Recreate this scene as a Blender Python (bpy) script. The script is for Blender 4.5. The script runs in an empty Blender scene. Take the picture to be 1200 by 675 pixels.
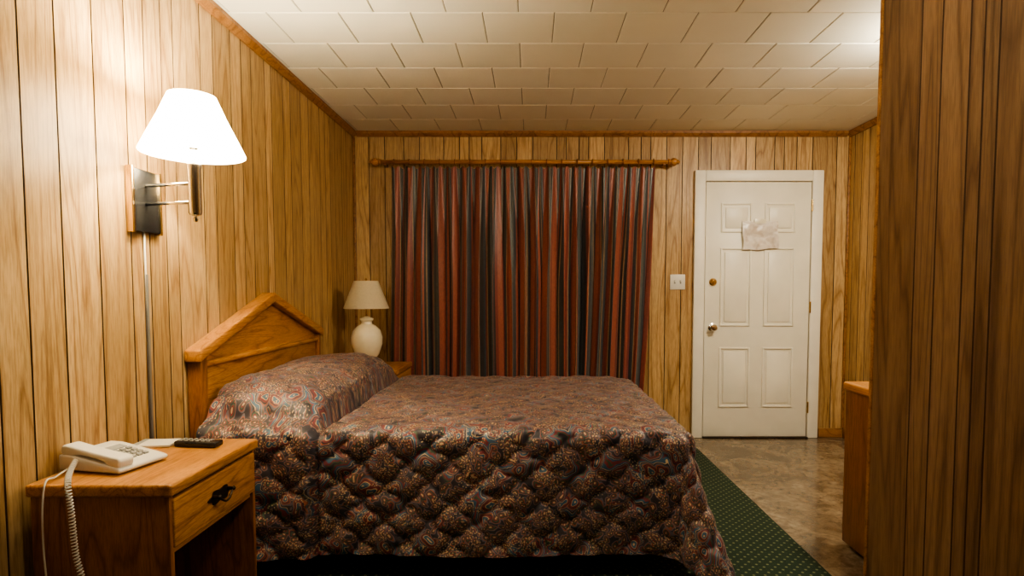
import bpy, bmesh, math, random
import numpy as np
from mathutils import Vector, Matrix, noise as mnoise
random.seed(7)
S = bpy.context.scene
R = math.radians
try:
    S.view_settings.view_transform = 'AgX'
    S.view_settings.look = 'AgX - Medium High Contrast'
except Exception: pass

# ------------------------------------------------------------ node helpers
def new_mat(name):
    m = bpy.data.materials.new(name); m.use_nodes = True
    nt = m.node_tree; b = nt.nodes['Principled BSDF']
    return m, nt, b
def N(nt, t, **kw):
    n = nt.nodes.new(t)
    for k, v in kw.items(): setattr(n, k, v)
    return n
def L(nt, a, b): nt.links.new(a, b)
def ramp(nt, src, stops, interp='LINEAR'):
    r = N(nt, 'ShaderNodeValToRGB'); r.color_ramp.interpolation = interp
    el = r.color_ramp.elements
    while len(el) > 1: el.remove(el[-1])
    el[0].position = stops[0][0]; el[0].color = (*stops[0][1], 1)
    for p, c in stops[1:]:
        e = el.new(p); e.color = (*c, 1)
    if src is not None: L(nt, src, r.inputs[0])
    return r
def math_n(nt, op, a, b=None):
    m = N(nt, 'ShaderNodeMath', operation=op)
    for i, v in enumerate((a, b)):
        if v is None: continue
        if isinstance(v, (int, float)): m.inputs[i].default_value = v
        else: L(nt, v, m.inputs[i])
    return m.outputs[0]
def mixc(nt, fac, a, b, mode='MIX'):
    m = N(nt, 'ShaderNodeMix', data_type='RGBA', blend_type=mode)
    for i, v in ((0, fac), (6, a), (7, b)):
        if isinstance(v, (int, float)): m.inputs[i].default_value = v
        elif isinstance(v, tuple): m.inputs[i].default_value = (*v, 1)
        else: L(nt, v, m.inputs[i])
    return m.outputs[2]
def noise_n(nt, vec, scale, detail=3, dist=0, rough=.5):
    n = N(nt, 'ShaderNodeTexNoise'); n.inputs['Scale'].default_value = scale
    n.inputs['Detail'].default_value = detail; n.inputs['Distortion'].default_value = dist
    n.inputs['Roughness'].default_value = rough
    if vec is not None: L(nt, vec, n.inputs['Vector'])
    return n
def bump(nt, b, h, strength=.3, dist=.01):
    n = N(nt, 'ShaderNodeBump'); n.inputs['Strength'].default_value = strength
    n.inputs['Distance'].default_value = dist
    L(nt, h, n.inputs['Height']); L(nt, n.outputs[0], b.inputs['Normal'])

def plain(name, col, rough=.5, metal=0, var=.08, emis=0, nscale=20, bmp=0):
    m, nt, b = new_mat(name)
    tc = N(nt, 'ShaderNodeTexCoord')
    n = noise_n(nt, tc.outputs['Object'], nscale, 4)
    r = ramp(nt, n.outputs[0], [(.3, tuple(c*(1-var) for c in col)), (.7, tuple(min(1, c*(1+var)) for c in col))])
    L(nt, r.outputs[0], b.inputs['Base Color'])
    b.inputs['Roughness'].default_value = rough; b.inputs['Metallic'].default_value = metal
    if emis:
        b.inputs['Emission Color'].default_value = (*col, 1); b.inputs['Emission Strength'].default_value = emis
    if bmp: bump(nt, b, n.outputs[0], bmp)
    return m

def wood(name, dark, mid, light, grain=(6, 6, .5), rings=11, rough=.42, tone=False, tonevar=.45, ringmix=.8, streak=.7):
    m, nt, b = new_mat(name)
    tc = N(nt, 'ShaderNodeTexCoord'); vec = tc.outputs['Object']
    if tone:
        at = N(nt, 'ShaderNodeAttribute', attribute_name='tone')
        sc = N(nt, 'ShaderNodeVectorMath', operation='MULTIPLY'); L(nt, at.outputs['Color'], sc.inputs[0])
        sc.inputs[1].default_value = (31, 43, 57)
        ad = N(nt, 'ShaderNodeVectorMath', operation='ADD'); L(nt, vec, ad.inputs[0]); L(nt, sc.outputs[0], ad.inputs[1])
        vec = ad.outputs[0]
    mp = N(nt, 'ShaderNodeMapping'); L(nt, vec, mp.inputs[0]); mp.inputs['Scale'].default_value = grain
    n1 = noise_n(nt, mp.outputs[0], 1.0, 1.5, .35, .4)
    rg = math_n(nt, 'PINGPONG', math_n(nt, 'MULTIPLY', n1.outputs[0], rings*2), 1.0)
    mp2 = N(nt, 'ShaderNodeMapping'); L(nt, vec, mp2.inputs[0])
    mp2.inputs['Scale'].default_value = tuple(g*24 for g in grain)
    n2 = noise_n(nt, mp2.outputs[0], 1.0, 3, 0, .6)
    mp3 = N(nt, 'ShaderNodeMapping'); L(nt, vec, mp3.inputs[0])
    mp3.inputs['Scale'].default_value = tuple(g*2.2 for g in grain)
    n3 = noise_n(nt, mp3.outputs[0], 1.0, 4, .2)
    r1 = ramp(nt, rg, [(0, dark), (.16, mid), (.5, light), (1, light)])
    c = mixc(nt, ringmix, light, r1.outputs[0])
    r2 = ramp(nt, n2.outputs[0], [(.38, (.64, .58, .52)), (.58, (1, 1, 1))])
    c = mixc(nt, .75, c, r2.outputs[0], 'MULTIPLY')
    r3 = ramp(nt, n3.outputs[0], [(.3, (.70, .64, .57)), (.65, (1.0, 1.0, 1.0))])
    c = mixc(nt, streak, c, r3.outputs[0], 'MULTIPLY')
    if tone:
        sp = N(nt, 'ShaderNodeSeparateColor'); L(nt, at.outputs['Color'], sp.inputs[0])
        rt = ramp(nt, sp.outputs[0], [(0, (1-tonevar, 1-tonevar*1.08, 1-tonevar*1.2)), (1, (1, 1, 1))])
        c = mixc(nt, 1.0, c, rt.outputs[0], 'MULTIPLY')
    L(nt, c, b.inputs['Base Color'])
    b.inputs['Roughness'].default_value = rough
    bump(nt, b, n2.outputs[0], .12, .004)
    return m

# ------------------------------------------------------------ mesh helpers
def obj_from(name, verts, faces, mats, smooth=False, midx=None):
    me = bpy.data.meshes.new(name); me.from_pydata(verts, [], faces); me.update()
    o = bpy.data.objects.new(name, me); S.collection.objects.link(o)
    for m in (mats if isinstance(mats, (list, tuple)) else [mats]): me.materials.append(m)
    if midx: me.polygons.foreach_set('material_index', midx)
    if smooth: me.polygons.foreach_set('use_smooth', [True]*len(me.polygons))
    return o
def from_bm(name, bm, mat, smooth=False):
    bmesh.ops.recalc_face_normals(bm, faces=bm.faces)
    me = bpy.data.meshes.new(name); bm.to_mesh(me); bm.free()
    o = bpy.data.objects.new(name, me); S.collection.objects.link(o); me.materials.append(mat)
    if smooth:
        me.polygons.foreach_set('use_smooth', [True]*len(me.polygons))
        try: me.set_sharp_from_angle(angle=R(35))
        except Exception: pass
    return o
def box(name, x0, x1, y0, y1, z0, z1, mat, bev=0, seg=2, M=None):
    bm = bmesh.new(); bmesh.ops.create_cube(bm, size=1)
    for v in bm.verts:
        v.co = Vector(((x0+x1)/2+v.co.x*(x1-x0), (y0+y1)/2+v.co.y*(y1-y0), (z0+z1)/2+v.co.z*(z1-z0)))
    if bev: bmesh.ops.bevel(bm, geom=bm.edges[:], offset=bev, segments=seg, affect='EDGES', profile=.5)
    if M is not None: bm.transform(M)
    return from_bm(name, bm, mat, smooth=bool(bev))
def prism(name, poly, axis, a0, a1, mat, bev=0, seg=2, M=None):
    """poly is 2D; axis X -> poly is (y,z); axis Y -> (x,z); axis Z -> (x,y)"""
    def P(p, a):
        return {'X': (a, p[0], p[1]), 'Y': (p[0], a, p[1]), 'Z': (p[0], p[1], a)}[axis]
    bm = bmesh.new()
    A = [bm.verts.new(P(p, a0)) for p in poly]; B = [bm.verts.new(P(p, a1)) for p in poly]
    n = len(poly)
    bm.faces.new(A); bm.faces.new(B[::-1])
    for i in range(n): bm.faces.new((A[i], B[i], B[(i+1) % n], A[(i+1) % n]))
    bmesh.ops.recalc_face_normals(bm, faces=bm.faces)
    if bev: bmesh.ops.bevel(bm, geom=bm.edges[:], offset=bev, segments=seg, affect='EDGES', profile=.5)
    if M is not None: bm.transform(M)
    return from_bm(name, bm, mat, smooth=bool(bev))
def lathe(name, prof, center, mat, seg=40, axis='Z', cap=True):
    verts, faces = [], []
    n = len(prof)
    for i in range(seg):
        t = 2*math.pi*i/seg
        for r, h in prof:
            p = (r*math.cos(t), r*math.sin(t), h)
            if axis == 'Y': p = (p[0], p[2], p[1])
            if axis == 'X': p = (p[2], p[0], p[1])
            verts.append((p[0]+center[0], p[1]+center[1], p[2]+center[2]))
    for i in range(seg):
        j = (i+1) % seg
        for k in range(n-1):
            faces.append((i*n+k, j*n+k, j*n+k+1, i*n+k+1))
    if cap:
        faces.append(tuple(i*n for i in range(seg))[::-1]); faces.append(tuple(i*n+n-1 for i in range(seg)))
    bm = bmesh.new(); me = bpy.data.meshes.new('t'); me.from_pydata(verts, [], faces); bm.from_mesh(me)
    bpy.data.meshes.remove(me)
    return from_bm(name, bm, mat, smooth=True)
def tube(name, pts, r, mat, seg=10):
    pts = [Vector(p) for p in pts]; verts, faces = [], []
    prev = None
    for i, p in enumerate(pts):
        d = (pts[min(i+1, len(pts)-1)]-pts[max(i-1, 0)]).normalized()
        if prev is None:
            a = d.orthogonal().normalized()
        else:
            a = (prev-d*prev.dot(d)).normalized()
        prev = a; b = d.cross(a)
        for k in range(seg):
            t = 2*math.pi*k/seg
            verts.append(tuple(p+(a*math.cos(t)+b*math.sin(t))*r))
    for i in range(len(pts)-1):
        for k in range(seg):
            k2 = (k+1) % seg
            faces.append((i*seg+k, i*seg+k2, (i+1)*seg+k2, (i+1)*seg+k))
    faces.append(tuple(range(seg))[::-1]); faces.append(tuple((len(pts)-1)*seg+k for k in range(seg)))
    return obj_from(name, verts, faces, mat, smooth=True)
def group(name, loc, kids):
    e = bpy.data.objects.new(name, None); S.collection.objects.link(e); e.location = loc
    e.empty_display_size = .1
    for k in kids:
        k.parent = e; k.matrix_parent_inverse = Matrix.Translation(-Vector(loc))
    return e

# ------------------------------------------------------------ dimensions
XL, XR, YB, YF, H = -1.40, 2.517, 4.63, -1.6, 2.43

# ------------------------------------------------------------ materials
WALL = wood('panel_wood', (.33, .175, .062), (.50, .315, .138), (.66, .455, .222), grain=(8, 8, .55), rings=11, tone=True, tonevar=.40, ringmix=.8, streak=.55)
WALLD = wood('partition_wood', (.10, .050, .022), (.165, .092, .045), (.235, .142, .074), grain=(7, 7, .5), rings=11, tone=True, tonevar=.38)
GROOVE = plain('groove_dark', (.045, .022, .010), .8)
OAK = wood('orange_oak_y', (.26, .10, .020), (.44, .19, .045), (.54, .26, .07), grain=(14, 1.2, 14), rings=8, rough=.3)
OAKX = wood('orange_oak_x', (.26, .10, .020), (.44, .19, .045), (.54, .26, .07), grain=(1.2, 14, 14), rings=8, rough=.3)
OAKZ_SHADED = wood('orange_oak_z_shaded', (.14, .045, .010), (.25, .09, .02), (.31, .125, .03), grain=(14, 14, 1.2), rings=8, rough=.35)  # darker copy of the oak: shade on side panels put into the colour
TRIMW = wood('trim_wood', (.16, .065, .018), (.28, .13, .042), (.36, .18, .065), grain=(9, 9, 9), rings=5)
WHITE = plain('door_white', (.82, .79, .69), .38, var=.04, nscale=6)
TRIMWHITE = plain('frame_white', (.84, .81, .72), .4, var=.04, nscale=8)
PLASTIC = plain('phone_plastic', (.70, .68, .62), .35, var=.02)
GREYP = plain('grey_plastic', (.3, .3, .29), .4)
DGREY = plain('conduit_grey', (.16, .155, .15), .45)
BLACK = plain('black_plastic', (.015, .015, .016), .25)
BRASS = plain('brass', (.75, .56, .28), .2, 1.0, var=.05)
NICKEL = plain('nickel', (.75, .72, .66), .18, 1.0, var=.05)
DARKMETAL = plain('antique_metal', (.05, .035, .025), .4, .8)
CREAM = plain('cream_ceramic', (.78, .70, .52), .15, var=.05)

# ------------------------------------------------------------ room shell
def plank_wall(name, axis, fixed, sign, u0, u1, z0, z1, mat, seed, thick=.1, widths=(.075, .10, .10, .125, .15, .19)):
    """front face at coordinate `fixed`; solid side lies toward `sign`."""
    rnd = random.Random(seed); verts, faces, mi, tones = [], [], [], []
    g, dep = .003, .006
    def add(u, d, z):
        w = fixed+sign*d
        verts.append((w, u, z) if axis == 'X' else (u, w, z)); return len(verts)-1
    def quad(ua, da, ub, db, m, t):
        i = [add(ua, da, z0), add(ub, db, z0), add(ub, db, z1), add(ua, da, z1)]
        faces.append(i); mi.append(m); tones.append(t)
    u = u0
    while u < u1-1e-6:
        w = rnd.choice(widths)
        if u1-(u+w) < .06: w = u1-u
        t = (rnd.random(), rnd.random(), rnd.random(), 1)
        quad(u, dep, u+g, 0, 1, t); quad(u+g, 0, u+w-g, 0, 0, t); quad(u+w-g, 0, u+w, dep, 1, t)
        u += w
    # solid core of the wall
    c = [add(a, d, z) for z in (z0, z1) for a, d in ((u0, dep), (u1, dep), (u1, thick), (u0, thick))]
    for f in ((1, 2, 6, 5), (2, 3, 7, 6), (3, 0, 4, 7), (0, 3, 2, 1), (4, 5, 6, 7)):
        faces.append([c[k] for k in f]); mi.append(0); tones.append((.5, .5, .5, 1))
    o = obj_from(name, verts, faces, [mat, GROOVE], midx=mi)
    ca = o.data.color_attributes.new('tone', 'FLOAT_COLOR', 'CORNER')
    for p in o.data.polygons:
        for li in p.loop_indices: ca.data[li].color = tones[p.index]
    return o
plank_wall('wall_left', 'X', XL, -1, YF, YB, 0, H, WALL, 3)
plank_wall('wall_back', 'Y', YB, 1, XL, XR, 0, H, WALL, 11)
plank_wall('wall_right', 'X', XR, 1, YF, YB, 0, H, WALL, 5)
plank_wall('wall_front', 'Y', YF, -1, XL, XR, 0, H, WALL, 8)
PX, PY = 1.185, 2.0
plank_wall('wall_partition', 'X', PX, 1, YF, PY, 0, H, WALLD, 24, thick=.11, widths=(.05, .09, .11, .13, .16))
box('trim_partition_end', PX-.002, PX+.11, PY, PY+.018, 0, H, TRIMW, .003)
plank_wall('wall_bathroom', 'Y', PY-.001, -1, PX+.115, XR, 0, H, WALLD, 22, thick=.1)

# vinyl floor
m, nt, b = new_mat('worn_vinyl'); tc = N(nt, 'ShaderNodeTexCoord')
n1 = noise_n(nt, tc.outputs['Object'], 3.2, 8, .8, .65); n2 = noise_n(nt, tc.outputs['Object'], 26, 5, .5, .6)
r1 = ramp(nt, n1.outputs[0], [(.3, (.08, .054, .032)), (.47, (.175, .128, .08)), (.6, (.27, .21, .14)), (.75, (.12, .085, .055))])
r2 = ramp(nt, n2.outputs[0], [(.35, (.5, .45, .40)), (.6, (1, 1, 1))])
c = mixc(nt, .8, r1.outputs[0], r2.outputs[0], 'MULTIPLY'); L(nt, c, b.inputs['Base Color'])
rr = ramp(nt, n1.outputs[0], [(.3, (.12,)*3), (.7, (.26,)*3)]); L(nt, rr.outputs[0], b.inputs['Roughness'])
b.inputs['Specular IOR Level'].default_value = .75
bump(nt, b, n2.outputs[0], .05, .002)
VINYL = m
box('floor', XL-.1, XR+.1, YF-.1, YB+.1, -.1, 0, VINYL)

# green dotted carpet
m, nt, b = new_mat('green_carpet'); tc = N(nt, 'ShaderNodeTexCoord')
mp = N(nt, 'ShaderNodeMapping'); L(nt, tc.outputs['Object'], mp.inputs[0]); mp.inputs['Rotation'].default_value = (0, 0, R(45))
vo = N(nt, 'ShaderNodeTexVoronoi', voronoi_dimensions='2D'); L(nt, mp.outputs[0], vo.inputs['Vector'])
vo.inputs['Scale'].default_value = 30; vo.inputs['Randomness'].default_value = 0
fz = noise_n(nt, tc.outputs['Object'], 260, 3)
g1 = ramp(nt, fz.outputs[0], [(.3, (.003, .012, .005)), (.7, (.012, .036, .014))])  # greens and dots kept near black, shadow by the bed put into the colour
dm = ramp(nt, vo.outputs['Distance'], [(.13, (1, 1, 1)), (.2, (0, 0, 0))])
c = mixc(nt, dm.outputs[0], g1.outputs[0], (.16, .17, .085)); L(nt, c, b.inputs['Base Color'])
b.inputs['Roughness'].default_value = .95; bump(nt, b, fz.outputs[0], .5, .004)
box('carpet', XL+.001, 1.24, YF+.001, YB-.001, 0, .010, m, .003)

# ceiling tiles: individual chamfered tiles
m, nt, b = new_mat('ceiling_tile'); tc = N(nt, 'ShaderNodeTexCoord')
at = N(nt, 'ShaderNodeAttribute', attribute_name='tone')
n1 = noise_n(nt, tc.outputs['Object'], 60, 4); n0 = noise_n(nt, tc.outputs['Object'], 1.3, 4)
r1 = ramp(nt, at.outputs['Fac'], [(0, (.79, .77, .68)), (1, (.85, .83, .74))])
r2 = ramp(nt, n0.outputs[0], [(.3, (.92, .91, .87)), (.65, (1, 1, 1))])
c = mixc(nt, 1, r1.outputs[0], r2.outputs[0], 'MULTIPLY'); L(nt, c, b.inputs['Base Color'])
b.inputs['Roughness'].default_value = .6; bump(nt, b, n1.outputs[0], .1, .002)
TILE = m
TGAP = plain('tile_joint', (.16, .13, .09), .8)
verts, faces, mi, tones = [], [], [], []
ts = .325; rowi = 0; y = YB
while y > YF:
    x = XL-.3+(.5*ts if rowi % 2 else 0)+.02
    while x < XR:
        xa, xb, ya, yb = max(x, XL), min(x+ts, XR), max(y-ts, YF), y
        if xb-xa > .01 and yb-ya > .01:
            t = random.random(); i0 = len(verts); g = .0012; ch = .0045
            for (dx, z) in ((g, H+.004), (ch, H)):
                verts += [(xa+dx, ya+dx, z), (xb-dx, ya+dx, z), (xb-dx, yb-dx, z), (xa+dx, yb-dx, z)]
            faces.append((i0+4, i0+7, i0+6, i0+5)); mi.append(0); tones.append(t)
            for k in range(4):
                k2 = (k+1) % 4
                faces.append((i0+k, i0+4+k, i0+4+k2, i0+k2)); mi.append(0); tones.append(t)
        x += ts
    y -= ts; rowi += 1
i0 = len(verts)
for z in (H+.006, H+.1):
    verts += [(XL-.1, YF-.1, z), (XR+.1, YF-.1, z), (XR+.1, YB+.1, z), (XL-.1, YB+.1, z)]
for f in ((0, 3, 2, 1), (4, 5, 6, 7), (0, 1, 5, 4), (1, 2, 6, 5), (2, 3, 7, 6), (3, 0, 4, 7)):
    faces.append(tuple(i0+k for k in f)); mi.append(1); tones.append(.5)
o = obj_from('ceiling', verts, faces, [TILE, TGAP], midx=mi)
ca = o.data.color_attributes.new('tone', 'FLOAT_COLOR', 'CORNER')
for p in o.data.polygons:
    for li in p.loop_indices: ca.data[li].color = (tones[p.index],)*3+(1,)

# crown moulding & baseboards
cr = [(0, 0), (.012, 0), (.034, .022), (.034, .04), (0, .04)]
prism('trim_crown_left', [(XL+a, H-.042+z) for a, z in cr], 'Y', YF+.05, YB-.001, TRIMW)
prism('trim_crown_right', [(XR-a, H-.042+z) for a, z in cr], 'Y', PY+.02, YB-.001, TRIMW)
prism('trim_crown_back', [(YB-a, H-.042+z) for a, z in cr], 'X', XL+.036, XR-.036, TRIMW)
box('baseboard_right', XR-.014, XR-.001, PY+.02, YB-.02, 0.001, .075, TRIMW, .003)
box('baseboard_back', 2.315, XR-.016, YB-.014, YB-.001, 0.001, .075, TRIMW, .003)
box('trim_corner_left', XL+.001, XL+.02, YB-.02, YB-.001, .012, H-.045, TRIMW, .004)
box('trim_corner_right', XR-.02, XR-.001, YB-.02, YB-.001, .08, H-.045, TRIMW, .004)

# ------------------------------------------------------------ door
K = []
dx0, dx1, dz1 = 1.375, 2.215, 2.04
yd = YB-.001
K.append(box('casing_left', dx0-.085, dx0, yd-.03, yd, 0.001, dz1+.085, TRIMWHITE, .006))
K.append(box('casing_right', dx1, dx1+.085, yd-.03, yd, 0.001, dz1+.085, TRIMWHITE, .006))
K.append(box('casing_top', dx0+.0005, dx1-.0005, yd-.03, yd, dz1, dz1+.085, TRIMWHITE, .006))
K.append(box('slab', dx0+.006, dx1-.006, yd-.018, yd, .012, dz1-.006, WHITE, .002))
K.append(box('threshold', dx0, dx1, yd-.05, yd-.019, 0.001, .012, DARKMETAL, .003))
ys = yd-.018
w = dx1-dx0
px = [(dx0+.125, dx0+w/2-.05), (dx0+w/2+.05, dx1-.125)]
pz = [(.25, .73), (.90, 1.52), (1.64, 1.87)]
i = 0
for (a, c_) in px:
    for (z0, z1) in pz:
        i += 1; t = .014
        for nm, q in (('l', (a, a+t, z0, z1)), ('r', (c_-t, c_, z0, z1)), ('b', (a+t, c_-t, z0, z0+t)), ('t', (a+t, c_-t, z1-t, z1))):
            K.append(box(f'panel_{i}_mould_{nm}', q[0], q[1], ys-.009, ys, q[2], q[3], WHITE, .003))
        K.append(box(f'panel_{i}_field', a+.034, c_-.034, ys-.007, ys, z0+.034, z1-.034, WHITE, .005))
kx = dx0+.068
K.append(lathe('knob_rose', [(.001, 0), (.033, 0), (.033, -.006), (.016, -.012), (.013, -.03), (.026, -.042), (.029, -.055), (.022, -.066), (.001, -.069)], (kx, ys, .89), NICKEL, axis='Y', cap=False))
K.append(lathe('deadbolt', [(.001, 0), (.030, 0), (.030, -.008), (.022, -.016), (.001, -.016)], (kx, ys, 1.25), BRASS, axis='Y', cap=False))
K.append(box('deadbolt_turn', kx-.004, kx+.004, ys-.03, ys-.015, 1.232, 1.268, BRASS, .002))
for j, z in enumerate((.25, 1.05, 1.85)):
    K.append(lathe(f'hinge_{j+1}', [(.007, -.045), (.007, .045)], (dx1-.001, ys-.012, z), BRASS, 12))
group('door_1', (1.795, YB, 1.0), K)

# plastic bag taped on the door
m, nt, b = new_mat('thin_plastic')
b.inputs['Roughness'].default_value = .25
tc = N(nt, 'ShaderNodeTexCoord'); nn = noise_n(nt, tc.outputs['Object'], 14, 4, .8); bump(nt, b, nn.outputs[0], .3, .012)
rr = ramp(nt, nn.outputs[0], [(.35, (.56, .48, .42)), (.6, (.78, .73, .68))]); L(nt, rr.outputs[0], b.inputs['Base Color'])
verts, faces = [], []
nx, nz = 28, 24
for j in range(nz):
    for i in range(nx):
        u, v = i/(nx-1), j/(nz-1)
        x = 1.665+.28*u+.004*math.sin(v*9)+.006*math.sin(u*7+v*5); z = 1.50+.225*v+.004*math.sin(u*8+1)+.012*u*(1-v)
        d = .024+.009*mnoise.noise(Vector((u*4, v*4, .3)))+.004*mnoise.noise(Vector((u*12, v*12, 2.3)))
        if v > .95: d = .014
        verts.append((x, ys-d, z))
for j in range(nz-1):
    for i in range(nx-1):
        faces.append((j*nx+i, j*nx+i+1, (j+1)*nx+i+1, (j+1)*nx+i))
bag = obj_from('bag_sheet', verts, faces, m, smooth=True)
tp = box('tape', 1.76, 1.85, ys-.0165, ys-.0145, 1.695, 1.745, plain('tape', (.75, .7, .55), .3), .0004)
group('plastic_bag', (1.8, ys, 1.6), [bag, tp])

# light switch
K = [box('plate', 1.108, 1.228, YB-.007, YB-.001, 1.19, 1.31, PLASTIC, .003)]
for j, x in enumerate((1.145, 1.191)):
    K.append(box(f'slot_{j+1}', x-.006, x+.006, YB-.0085, YB-.0068, 1.236, 1.264, GREYP))
    K.append(box(f'toggle_{j+1}', x-.004, x+.004, YB-.019, YB-.0085, 1.25, 1.262, PLASTIC, .0015))
group('light_switch', (1.168, YB, 1.25), K)

# ------------------------------------------------------------ curtain
m, nt, b = new_mat('striped_curtain'); uv = N(nt, 'ShaderNodeUVMap'); sx = N(nt, 'ShaderNodeSeparateXYZ'); L(nt, uv.outputs[0], sx.inputs[0])
fr = math_n(nt, 'FRACT', math_n(nt, 'MULTIPLY', sx.outputs[0], 1/.33))
navy, mar, tan, brick, teal, blk = (.045, .054, .066), (.21, .045, .036), (.36, .24, .13), (.33, .095, .062), (.105, .12, .12), (.026, .021, .023)
st = [(0, mar), (.06, brick), (.17, mar), (.22, tan), (.235, navy), (.27, teal), (.31, tan), (.325, blk), (.39, navy), (.44, tan), (.452, mar), (.49, brick), (.60, mar), (.63, tan), (.645, blk), (.70, teal), (.75, navy), (.80, brick), (.84, blk), (.88, tan), (.895, navy), (.96, blk)]
r = ramp(nt, fr, st, 'CONSTANT')
mp = N(nt, 'ShaderNodeMapping'); L(nt, uv.outputs[0], mp.inputs[0]); mp.inputs['Scale'].default_value = (90, 12, 1)
nn = noise_n(nt, mp.outputs[0], 3, 4); r2 = ramp(nt, nn.outputs[0], [(.3, (.6, .6, .6)), (.7, (1, 1, 1))])
c = mixc(nt, .8, r.outputs[0], r2.outputs[0], 'MULTIPLY'); L(nt, c, b.inputs['Base Color'])
b.inputs['Roughness'].default_value = .36; bump(nt, b, nn.outputs[0], .15, .002)
b.inputs['Sheen Weight'].default_value = .3
CURT = m
CT = 2.145
def curtain_panel(name, xa, xb, xa2, xb2, z0, z1, npl, seed):
    rnd = random.Random(seed); ph = [rnd.uniform(-.9, .9) for _ in range(npl+2)]; am = [rnd.uniform(.6, 1.25) for _ in range(npl+2)]
    nu, nv = npl*28, 70
    verts, faces, uvs = [], [], []
    for j in range(nv+1):
        v = j/nv; z = z1+(z0-z1)*v
        for i in range(nu+1):
            u = i/nu; p = u*npl; k = int(p); f = p-k; f = f*f*(3-2*f)
            a = am[k]*(1-f)+am[min(k+1, npl+1)]*f; sh = ph[k]*(1-f)+ph[min(k+1, npl+1)]*f
            ang = 2*math.pi*(p+.22*sh*min(1, v*2))
            op = min(1, v*2.2)
            amp = (.012+.034*op)*a
            s = math.sin(ang)+.28*(1-op)*math.sin(3*ang)+.12*op*math.sin(2*ang+1+v)
            y = YB-.078-amp*s
            x = xa+(xb-xa)*u; x2 = xa2+(xb2-xa2)*u
            x = x+(x2-x)*v + .016*math.sin(2*ang)*op
            x += .006*math.sin(v*4+p*1.3)
            zz = z
            if v < .06: zz = z-.010*(1-math.cos(ang*2))*(1-v/.06)
            if v > .9: zz += .006*math.sin(ang)
            verts.append((x, y, zz)); uvs.append((u*(xb-xa)*1.9+seed*.1, v*1.8))
    W = nu+1
    for j in range(nv):
        for i in range(nu): faces.append((j*W+i, (j+1)*W+i, (j+1)*W+i+1, j*W+i+1))
    o = obj_from(name, verts, faces, CURT, smooth=True)
    ul = o.data.uv_layers.new(name='UVMap')
    for lp in o.data.loops: ul.data[lp.index].uv = uvs[lp.vertex_index]
    return o
K = [curtain_panel('panel_1', -1.08, .02, -1.10, .03, .39, CT, 10, 1), curtain_panel('panel_2', .02, .97, .03, .88, .37, CT, 9, 2)]
rod_z = 2.175; ry = YB-.085
K2 = [tube('rod', [(-1.16, ry, rod_z), (1.06, ry, rod_z)], .016, OAKX, 16)]
for sgn, x in ((-1, -1.16), (1, 1.06)):
    pr = [(.016, 0), (.024, .005), (.024, .012), (.017, .018), (.028, .03), (.032, .045), (.027, .062), (.014, .07), (.019, .078), (.012, .088), (.001, .095)]
    K2.append(lathe(f'finial_{"l" if sgn<0 else "r"}', [(a, h*sgn) for a, h in pr], (x, ry, rod_z), OAKX, 20, axis='X', cap=False))
for j, x in enumerate((-1.13, 1.03)):
    K2.append(box(f'bracket_{j+1}', x-.012, x+.012, ry-.01, YB-.001, rod_z-.026, rod_z-.010, OAKZ_SHADED, .004))
for i in range(18):
    x = -1.06+i*(2.01/17)
    pts = [(x, ry+.022*math.cos(t), rod_z+.022*math.sin(t)) for t in [2*math.pi*k/14 for k in range(15)]]
    K2.append(tube(f'ring_{i+1}', pts, .004, OAKZ_SHADED, 6))
group('curtain', (-.05, ry, 1.3), K)
group('curtain_rod', (-.05, ry, rod_z), K2)

# ------------------------------------------------------------ bed
m, nt, b = new_mat('paisley_quilt'); uv = N(nt, 'ShaderNodeUVMap')
nw = noise_n(nt, uv.outputs[0], 11, 2)
sub = N(nt, 'ShaderNodeVectorMath', operation='MULTIPLY_ADD'); L(nt, nw.outputs['Color'], sub.inputs[0])
sub.inputs[1].default_value = (.09, .09, .0); L(nt, uv.outputs[0], sub.inputs[2])
vec = sub.outputs[0]
v1 = N(nt, 'ShaderNodeTexVoronoi', voronoi_dimensions='2D'); L(nt, vec, v1.inputs['Vector']); v1.inputs['Scale'].default_value = 14
v2 = N(nt, 'ShaderNodeTexVoronoi', voronoi_dimensions='2D'); L(nt, vec, v2.inputs['Vector']); v2.inputs['Scale'].default_value = 42
v3 = N(nt, 'ShaderNodeTexVoronoi', voronoi_dimensions='2D'); L(nt, uv.outputs[0], v3.inputs['Vector']); v3.inputs['Scale'].default_value = 90
dk, ma, rs, tn, bl, gr, gn = (.028, .024, .036), (.15, .028, .036), (.25, .08, .045), (.44, .32, .19), (.032, .085, .15), (.11, .10, .13), (.045, .075, .05)
ra = ramp(nt, v1.outputs['Distance'], [(0, tn), (.05, bl), (.16, tn), (.185, ma), (.27, dk), (.31, rs), (.36, gr), (.42, dk), (.47, tn), (.49, bl), (.58, ma), (.66, gn), (.72, dk)], 'CONSTANT')
rb = ramp(nt, v2.outputs['Distance'], [(0, tn), (.12, ma), (.24, gn), (.34, dk), (.42, rs), (.50, gr), (.60, dk)], 'CONSTANT')
nf = noise_n(nt, vec, 8, 3); fr_ = ramp(nt, nf.outputs[0], [(.46, (0, 0, 0)), (.49, (1, 1, 1))])
c = mixc(nt, fr_.outputs[0], ra.outputs[0], rb.outputs[0])
sp = ramp(nt, v3.outputs['Distance'], [(.18, (1, 1, 1)), (.25, (0, 0, 0))])
nf2 = noise_n(nt, vec, 12, 2); f2 = ramp(nt, nf2.outputs[0], [(.50, (0, 0, 0)), (.54, (.85, .85, .85))])
c = mixc(nt, math_n(nt, 'MULTIPLY', sp.outputs[0], f2.outputs[0]), c, tn)
L(nt, c, b.inputs['Base Color']); b.inputs['Roughness'].default_value = .5
b.inputs['Sheen Weight'].default_value = .1
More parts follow.
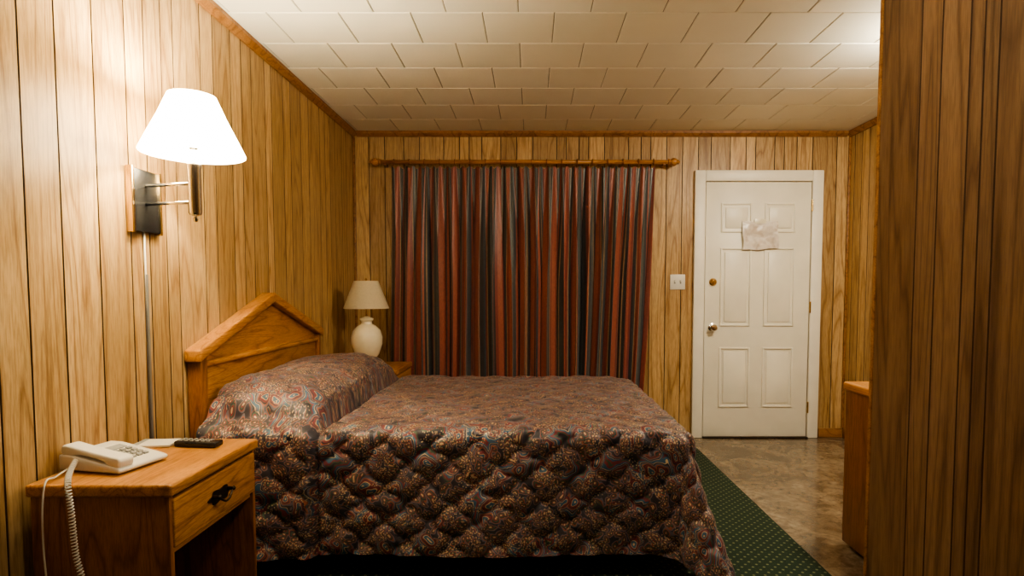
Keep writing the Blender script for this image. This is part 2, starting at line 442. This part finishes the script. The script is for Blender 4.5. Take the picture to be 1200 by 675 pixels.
fb = noise_n(nt, uv.outputs[0], 160, 3); bump(nt, b, fb.outputs[0], .2, .002)
QUILT = m
x0b, Lb, half, D, Z0, yc = -1.325, 1.93, .69, .53, .618, 3.05
st_ = .007
A = np.arange(0, Lb+D+st_, st_); B = np.arange(-half-D, half+D+st_, st_)
a, bb = np.meshgrid(A, B, indexing='ij')
ex = np.maximum(0, a-Lb); ey = np.maximum(0, np.abs(bb)-half); sg = np.sign(bb)
mm = np.maximum(ex, ey); th = np.arctan2(ey, np.maximum(ex, 1e-9)); th = np.where(mm == 0, 0, th)
s2 = np.where((ex > 0) & (ey > 0), np.sin(2*th), 0)
d = mm*(1+.07*s2)
r_ = .05; q = r_*math.pi/2
arc = np.minimum(d/r_, math.pi/2)
out = r_*np.sin(arc); dz = r_*(1-np.cos(arc))+np.maximum(0, d-q)
t = np.clip((d-q)/(D-q), 0, 1.3)
headm = 1/(1+np.exp((a-.455)/.003))
out = out+.02*t+.15*s2*t**1.5+.016*t*np.sin(a*6+1)*(ey > 0)+.02*t*np.sin(bb*8)*(ex > 0)*(ey == 0)+.03*t*s2*np.sin(8*th)
out = out+headm*(ey > 0)*(.042*np.clip(d/.05, 0, 1)+.012*np.sin(a*14)*t)
X = x0b+np.minimum(a, Lb)+out*np.where(mm > 0, np.cos(th), 0)
Y = yc+sg*np.minimum(np.abs(bb), half)+sg*out*np.where(mm > 0, np.sin(th), 0)
# pillow bolster under the spread: rises from the headboard, steep tuck at a=.45
pk = np.clip(a/.455, 0, 1)
hprof = np.power(np.clip(1-np.power(np.abs(pk*1.5-.62)/.88, 3.0), 0, 1), .42)
hprof = np.where(a > .455, 0, hprof)
hp = .185*hprof
edge = np.power(np.clip(1-np.power(np.minimum(np.abs(bb), half)/(half+.004), 6), 0, 1), .55)
Z = Z0-dz+hp*(edge*.95+.05)*np.exp(-d/.06)
Z += -.026*np.exp(-((a-.472)/.018)**2)*np.exp(-d/.1)
Z += np.where(mm == 0, .006*np.sin(a*5+bb*2.3)*np.sin(bb*6+1)+.004*np.sin(a*13+bb*9), 0)
Z += -.015*np.clip((a-Lb+.12)/.12, 0, 1)
Z = np.maximum(Z, .03)
P = np.stack([X, Y, Z], -1)
gu = np.gradient(P, axis=0); gv = np.gradient(P, axis=1); nr = np.cross(gu, gv)
nr /= np.maximum(np.linalg.norm(nr, axis=-1, keepdims=True), 1e-9)
# quilting: diamonds with gently S-curved stitch lines
ca_, cb_ = .132, .112
p2 = a/ca_+bb/cb_+.07*np.sin(2*math.pi*(a/ca_-bb/cb_))
q2 = a/ca_-bb/cb_+.07*np.sin(2*math.pi*(a/ca_+bb/cb_))
nzz = .05*np.sin(a*17+2*np.sin(bb*11))+.05*np.sin(bb*19+2*np.sin(a*9))
p2 = p2*.72+nzz; q2 = q2*.72-nzz
lp = np.abs(np.sin(math.pi*p2)); lq = np.abs(np.sin(math.pi*q2))
puff = np.power(lp*lq+1e-6, .40)
amp = np.where(mm > .03, .021, .012)*np.where(np.abs(a-.455) < .02, .35, 1)
wr = .0010*np.sin(a*60+5*np.sin(bb*17))*np.sin(bb*48+4*np.sin(a*21))
P = P+nr*((puff*amp+wr)[..., None])
P[..., 2] = np.maximum(P[..., 2], .02)
na, nb = a.shape
idx = np.arange(na*nb).reshape(na, nb)
fc = np.stack([idx[:-1, :-1], idx[1:, :-1], idx[1:, 1:], idx[:-1, 1:]], -1).reshape(-1, 4)
spread = obj_from('bedspread', P.reshape(-1, 3).tolist(), fc.tolist(), QUILT, smooth=True)
ul = spread.data.uv_layers.new(name='UVMap')
vi = np.zeros(len(spread.data.loops), dtype=np.int32); spread.data.loops.foreach_get('vertex_index', vi)
uvf = np.stack([a.reshape(-1)[vi], bb.reshape(-1)[vi]], -1).astype(np.float32)
ul.data.foreach_set('uv', uvf.reshape(-1))
MATT = plain('mattress_ticking', (.5, .48, .44), .8)
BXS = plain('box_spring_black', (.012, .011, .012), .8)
xe = x0b+Lb
K = [spread]
K.append(box('mattress', x0b+.005, xe-.01, yc-half+.01, yc+half-.01, .36, .58, MATT, .04, 4))
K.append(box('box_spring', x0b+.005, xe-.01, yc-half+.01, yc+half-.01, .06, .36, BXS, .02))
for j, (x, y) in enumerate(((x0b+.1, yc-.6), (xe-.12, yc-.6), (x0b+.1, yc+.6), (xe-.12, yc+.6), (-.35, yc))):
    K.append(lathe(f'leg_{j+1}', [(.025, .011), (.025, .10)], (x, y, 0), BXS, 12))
K.append(box('pillow_1', x0b+.04, x0b+.38, yc-half+.08, yc-.02, .60, .70, MATT, .05, 4))
K.append(box('pillow_2', x0b+.04, x0b+.38, yc+.02, yc+half-.08, .60, .70, MATT, .05, 4))
# headboard
hx0, hx1 = XL+.002, XL+.06
y0, y1, ym = 2.345, 3.70, 3.02
ze, zp = .945, 1.172
K.append(prism('headboard_panel', [(y0+.02, .25), (y1-.02, .25), (y1-.02, ze-.01), (ym, zp-.02), (y0+.02, ze-.01)], 'X', hx0, hx1-.022, OAK, .002))
capm = .05
K.append(prism('headboard_cap_near', [(y0-.02, ze-.005), (ym+.001, zp), (ym+.001, zp-capm), (y0-.02, ze-.005-capm)], 'X', hx0, hx1+.012, OAK, .008, 3))
K.append(prism('headboard_cap_far', [(y1+.02, ze-.005), (ym-.001, zp), (ym-.001, zp-capm), (y1+.02, ze-.005-capm)], 'X', hx0, hx1+.012, OAK, .008, 3))
K.append(box('headboard_rail', hx0, hx1, y0+.04, y1-.04, .865, .890, OAK, .008, 3))
K.append(box('headboard_post_near', hx0, hx1, y0, y0+.05, .011, ze-.04, OAKZ_SHADED, .006))
K.append(box('headboard_post_far', hx0, hx1, y1-.05, y1, .011, ze-.04, OAKZ_SHADED, .006))
group('bed', (-.36, yc, .3), K)

# ------------------------------------------------------------ nightstands
def nightstand(name, xa, xb, ya, yb, zt):
    K = []
    K.append(box('top', xa, xb+.012, ya-.008, yb+.008, zt-.036, zt, OAK, .009, 4))
    K.append(box('side_near', xa+.01, xb, ya, ya+.018, .011, zt-.036, OAKZ_SHADED, .002))
    K.append(box('side_far', xa+.01, xb, yb-.018, yb, .011, zt-.036, OAKZ_SHADED, .002))
    K.append(box('back', xa+.01, xa+.02, ya+.018, yb-.018, .011, zt-.036, OAKZ_SHADED))
    K.append(box('shelf', xa+.02, xb-.005, ya+.018, yb-.018, .06, .078, OAKZ_SHADED))
    K.append(box('kick', xb-.03, xb-.012, ya+.018, yb-.018, .011, .06, OAKZ_SHADED))
    K.append(box('divider', xa+.02, xb-.01, ya+.018, yb-.018, zt-.205, zt-.19, OAK))
    K.append(box('drawer_front', xb-.012, xb+.006, ya+.012, yb-.012, zt-.185, zt-.045, OAK, .005, 3))
    yc_, zc = (ya+yb)/2, zt-.115; hx = xb+.006
    pl = []
    for k in range(48):
        t = 2*math.pi*k/48; rr_ = 1+.16*math.cos(6*t)
        pl.append((yc_+.062*rr_*math.cos(t), zc+.021*rr_*math.sin(t)))
    K.append(prism('handle_plate', pl, 'X', hx, hx+.003, DARKMETAL))
    for sgn in (-1, 1):
        K.append(lathe(f'handle_post_{"a" if sgn<0 else "b"}', [(.006, 0), (.006, .018), (.008, .021), (.004, .026)], (hx+.002, yc_+sgn*.042, zc+.006), DARKMETAL, 12, axis='X'))
    pts = [(hx+.02+.004*math.sin(math.pi*k/14), yc_-.042+.084*k/14, zc+.006-.024*math.sin(math.pi*k/14)) for k in range(15)]
    K.append(tube('handle_bail', pts, .0035, DARKMETAL, 8))
    return group(name, ((xa+xb)/2, yc_, 0), K)
NX0, NX1, NY0, NY1, NZ = -1.38, -.990, 1.56, 2.05, .652
nightstand('nightstand', NX0, NX1, NY0, NY1, NZ)
nightstand('nightstand', NX0, -.92, 3.96, 4.42, .64)

# ------------------------------------------------------------ telephone
M = Matrix.Translation((-1.262, 1.735, NZ+.001)) @ Matrix.Rotation(R(-12), 4, 'Z') @ Matrix.Scale(.97, 4)
K = []
K.append(prism('base', [(-.108, .004), (.112, .004), (.116, .016), (.10, .022), (-.06, .050), (-.108, .050)], 'Y', -.088, .088, PLASTIC, .006, 3, M))
K.append(prism('foot', [(-.09, 0), (.09, 0), (.09, .006), (-.09, .006)], 'Y', -.07, .07, GREYP, 0, 1, M))
sl = math.atan2(.028, .16)
MF = M @ Matrix.Translation((.02, 0, .0368)) @ Matrix.Rotation(sl, 4, 'Y')
for r0 in range(4):
    for c0 in range(3):
        xx = .045-r0*.021; yy = .005+c0*.022
        K.append(box(f'key_{r0*3+c0+1}', xx-.007, xx+.007, yy-.008, yy+.008, -.002, .005, GREYP, .002, 2, MF))
K.append(box('index_card', -.065, -.035, -.002, .06, -.001, .0015, GREYP, .0005, 1, MF))
hs = [(-.108, .012), (-.108, .030), (-.098, .038), (-.04, .036), (.04, .036), (.098, .038), (.108, .030), (.108, .012), (.098, .002), (.062, .002), (.054, .014), (.03, .018), (-.03, .018), (-.054, .014), (-.062, .002), (-.098, .002)]
MH = M @ Matrix.Translation((.0, -.058, .028)) @ Matrix.Rotation(sl*.9, 4, 'Y')
K.append(prism('handset', hs, 'Y', -.026, .026, PLASTIC, .007, 3, MH))
ctrl = [Vector((-1.33, 1.68, .69)), Vector((-1.29, 1.60, .674)), Vector((-1.245, 1.535, .657)), Vector((-1.228, 1.522, .59)), Vector((-1.218, 1.518, .48)), Vector((-1.20, 1.512, .40)), Vector((-1.225, 1.505, .33))]
def catmull(c, n=24):
    o = []
    c = [c[0]]+c+[c[-1]]
    for i in range(1, len(c)-2):
        for k in range(n):
            t = k/n
            o.append(.5*((2*c[i])+(-c[i-1]+c[i+1])*t+(2*c[i-1]-5*c[i]+4*c[i+1]-c[i+2])*t*t+(-c[i-1]+3*c[i]-3*c[i+1]+c[i+2])*t**3))
    o.append(c[-2]); return o
def coil_tube(name, ctrl, pitch=.0085, rad=.0065, wire=.0018):
    cp = catmull(ctrl, 60); pts = []; acc = 0
    for i, p in enumerate(cp):
        dd = (cp[min(i+1, len(cp)-1)]-cp[max(i-1, 0)]).normalized()
        av = (Vector((0, 1, 0))-dd*dd.y).normalized() if abs(dd.y) < .9 else (Vector((1, 0, 0))-dd*dd.x).normalized()
        if i: acc += (p-cp[i-1]).length
        pts.append((p, av, dd.cross(av), acc))
    coil = []; tot = pts[-1][3]; turns = tot/pitch; M_ = int(turns*10); j = 0
    for k in range(M_+1):
        s_ = tot*k/M_
        while j < len(pts)-2 and pts[j+1][3] < s_: j += 1
        f = (s_-pts[j][3])/max(1e-9, pts[j+1][3]-pts[j][3])
        p = pts[j][0].lerp(pts[j+1][0], f); ang = 2*math.pi*turns*k/M_
        coil.append(p+(pts[j][1]*math.cos(ang)+pts[j][2]*math.sin(ang))*rad)
    return tube(name, coil, wire, PLASTIC, 6)
K.append(coil_tube('coil_cord', ctrl))
K.append(tube('line_cord', catmull([Vector((-1.345, 1.68, .667)), Vector((-1.33, 1.60, .660)), Vector((-1.315, 1.543, .652)), Vector((-1.318, 1.535, .5)), Vector((-1.31, 1.54, .2)), Vector((-1.33, 1.53, .013))], 12), .0025, PLASTIC, 8))
group('telephone', (-1.262, 1.735, NZ), K)

# remote control & notepad
M = Matrix.Translation((-1.13, 1.95, NZ+.001)) @ Matrix.Rotation(R(-6), 4, 'Z')
K = [box('body', -.075, .075, -.024, .024, 0, .02, BLACK, .006, 3, M)]
for i in range(6):
    for j in range(3):
        K.append(box(f'button_{i*3+j+1}', -.062+i*.020, -.051+i*.020, -.016+j*.012, -.009+j*.012, .018, .0225, GREYP, .001, 1, M))
group('remote_control', (-1.13, 1.95, NZ), K)
M = Matrix.Translation((-1.285, 1.97, NZ+.001)) @ Matrix.Rotation(R(8), 4, 'Z')
group('notepad', (-1.28, 1.96, NZ), [box('pages', -.06, .06, -.045, .045, 0, .008, PLASTIC, .001, 1, M), box('cover_strip', -.061, -.045, -.046, .046, 0, .0095, GREYP, .001, 1, M)])

# ------------------------------------------------------------ shades
def shade_mat(name, col, strength):
    m, nt, b = new_mat(name)
    out = nt.nodes['Material Output']
    tc = N(nt, 'ShaderNodeTexCoord'); nn = noise_n(nt, tc.outputs['Object'], 90, 3)
    rr = ramp(nt, nn.outputs[0], [(.3, tuple(c*.92 for c in col)), (.7, col)])
    tr = N(nt, 'ShaderNodeBsdfTranslucent'); L(nt, rr.outputs[0], tr.inputs[0]); L(nt, rr.outputs[0], b.inputs['Base Color'])
    b.inputs['Roughness'].default_value = .8
    b.inputs['Emission Color'].default_value = (*col, 1); b.inputs['Emission Strength'].default_value = strength
    mx = N(nt, 'ShaderNodeMixShader'); mx.inputs[0].default_value = .45
    L(nt, b.outputs[0], mx.inputs[1]); L(nt, tr.outputs[0], mx.inputs[2]); L(nt, mx.outputs[0], out.inputs[0])
    return m
def point(name, loc, power, rad, col=(1, .78, .5)):
    l = bpy.data.lights.new(name, 'POINT'); l.energy = power; l.color = col; l.shadow_soft_size = rad
    o = bpy.data.objects.new(name, l); S.collection.objects.link(o); o.location = loc
    return o
# ------------------------------------------------------------ wall lamp
SH1 = shade_mat('lit_shade', (1.0, .90, .68), 28.0)
lx, ly = -1.175, 2.05
K = []
K.append(box('back_plate', XL+.001, XL+.022, 2.035, 2.175, 1.39, 1.61, BLACK, .004))
K.append(box('plate_edge_near', XL+.001, XL+.026, 2.022, 2.036, 1.385, 1.615, BRASS, .003))
K.append(box('plate_edge_far', XL+.001, XL+.026, 2.174, 2.184, 1.385, 1.615, BRASS, .003))
for j, z in enumerate((1.49, 1.555)):
    K.append(tube(f'arm_{j+1}', [(XL+.02, 2.10, z), (lx, ly, z)], .006, NICKEL, 12))
K.append(lathe('post', [(.001, 1.42), (.006, 1.422), (.009, 1.432), (.004, 1.44), (.018, 1.445), (.021, 1.453), (.021, 1.605), (.023, 1.61), (.023, 1.62), (.012, 1.63), (.010, 1.67), (.016, 1.675), (.016, 1.71), (.001, 1.71)], (lx, ly, 0), NICKEL, 28, cap=False))
K.append(lathe('shade', [(.164, 1.655), (.165, 1.658), (.136, 1.72), (.106, 1.782), (.076, 1.853), (.0755, 1.854), (.0745, 1.851), (.104, 1.781), (.134, 1.719), (.162, 1.656)], (lx, ly, 0), SH1, 56, cap=False))
BULB = plain('bulb_glow', (1, .85, .6), .4, emis=10)
K.append(lathe('bulb', [(.001, 1.71), (.014, 1.711), (.017, 1.73), (.028, 1.755), (.030, 1.772), (.023, 1.79), (.001, 1.798)], (lx, ly, 0), BULB, 24, cap=False))
for k in range(3):
    t = 2*math.pi*k/3
    K.append(tube(f'spider_{k+1}', [(lx+.014*math.cos(t), ly+.014*math.sin(t), 1.70), (lx+.05*math.cos(t), ly+.05*math.sin(t), 1.725), (lx+.134*math.cos(t), ly+.134*math.sin(t), 1.72)], .0015, BRASS, 6))
K.append(tube('cord', [(XL+.006, 2.105, 1.39), (XL+.006, 2.107, 1.2), (XL+.006, 2.11, .62)], .0035, PLASTIC, 8))
K.append(box('cord_cover', XL+.001, XL+.0105, 2.104, 2.116, .62, 1.24, DGREY, .002))
K.append(point('lamp_bulb_light', (lx, ly, 1.82), 72, .028, (1, .86, .60)))
group('wall_lamp', (lx, ly, 1.6), K)

# ------------------------------------------------------------ far table lamp
SH2 = shade_mat('unlit_shade', (.85, .77, .60), .0)
tx, ty = -1.17, 4.13
K = [lathe('base', [(.001, .641), (.065, .641), (.07, .65), (.065, .662), (.045, .672), (.05, .685), (.085, .73), (.108, .80), (.11, .85), (.095, .90), (.065, .93), (.04, .945), (.036, .96), (.048, .975), (.048, .985), (.02, .995), (.012, 1.0), (.001, 1.0)], (tx, ty, 0), CREAM, 44, cap=False),
     lathe('neck', [(.006, .99), (.006, 1.12)], (tx, ty, 0), BRASS, 12),
     lathe('shade', [(.156, 1.055), (.157, 1.06), (.084, 1.25), (.082, 1.25), (.154, 1.06)], (tx, ty, 0), SH2, 48, cap=False),
     lathe('finial', [(.003, 1.10), (.003, 1.25), (.008, 1.255), (.008, 1.265), (.001, 1.272)], (tx, ty, 0), BRASS, 12)]
for k in range(3):
    t = 2*math.pi*k/3
    K.append(tube(f'spider_{k+1}', [(tx, ty, 1.245), (tx+.083*math.cos(t), ty+.083*math.sin(t), 1.245)], .0015, BRASS, 6))
group('table_lamp', (tx, ty, .64), K)

# ------------------------------------------------------------ dresser
K = []
DX0, DX1, DY0, DY1, DZ = 1.45, 2.05, 2.04, 2.65, .765
K.append(box('top', DX0-.012, DX1, DY0, DY1+.008, DZ-.04, DZ, OAK, .012, 4))
K.append(box('carcass', DX0+.01, DX1, DY0, DY1, .06, DZ-.04, OAKZ_SHADED, .003))
K.append(box('plinth', DX0+.03, DX1, DY0+.02, DY1-.02, .001, .06, OAKZ_SHADED))
K.append(box('side_panel', DX0, DX0+.012, DY0, DY1, .02, DZ-.04, OAKZ_SHADED, .003))
group('dresser', (1.75, 2.35, 0), K)

# ------------------------------------------------------------ ceiling light, plus two added fill domes
def ceiling_or_fill_light(x, y, strength, r=.16):
    g = plain('ceiling_glass', (1, .88, .66), .4, var=.01, emis=strength)
    prof = [(r*math.cos(t), H-.02-.75*r*math.sin(t)) for t in [math.pi/2*k/10 for k in range(10)]]+[(.001, H-.02-.75*r)]
    K = [lathe('glass_dome', prof, (x, y, 0), g, 36, cap=False),
         lathe('rim', [(r-.02, H-.001), (r+.012, H-.001), (r+.012, H-.02), (r-.002, H-.026)], (x, y, 0), BRASS, 36, cap=False)]
    group('ceiling_or_fill_light', (x, y, H), K)
ceiling_or_fill_light(1.95, 2.75, 170)
ceiling_or_fill_light(.35, 1.35, 56)  # added fill dome above the frame, unseen, brightens the room
ceiling_or_fill_light(-.2, -.7, 14)  # added soft fill behind the camera, no such fixture seen

w = bpy.data.worlds.new('world'); S.world = w; w.use_nodes = True
w.node_tree.nodes['Background'].inputs[0].default_value = (.02, .018, .015, 1)

# ------------------------------------------------------------ camera
cam = bpy.data.cameras.new('camera'); co = bpy.data.objects.new('camera', cam); S.collection.objects.link(co)
co.location = (0, 0, 1.18); co.rotation_euler = (R(87), 0, 0)
cam.sensor_width = 36; cam.lens = 20.4; cam.shift_x = -22/1200; cam.shift_y = .0325; cam.clip_start = .05
S.camera = co
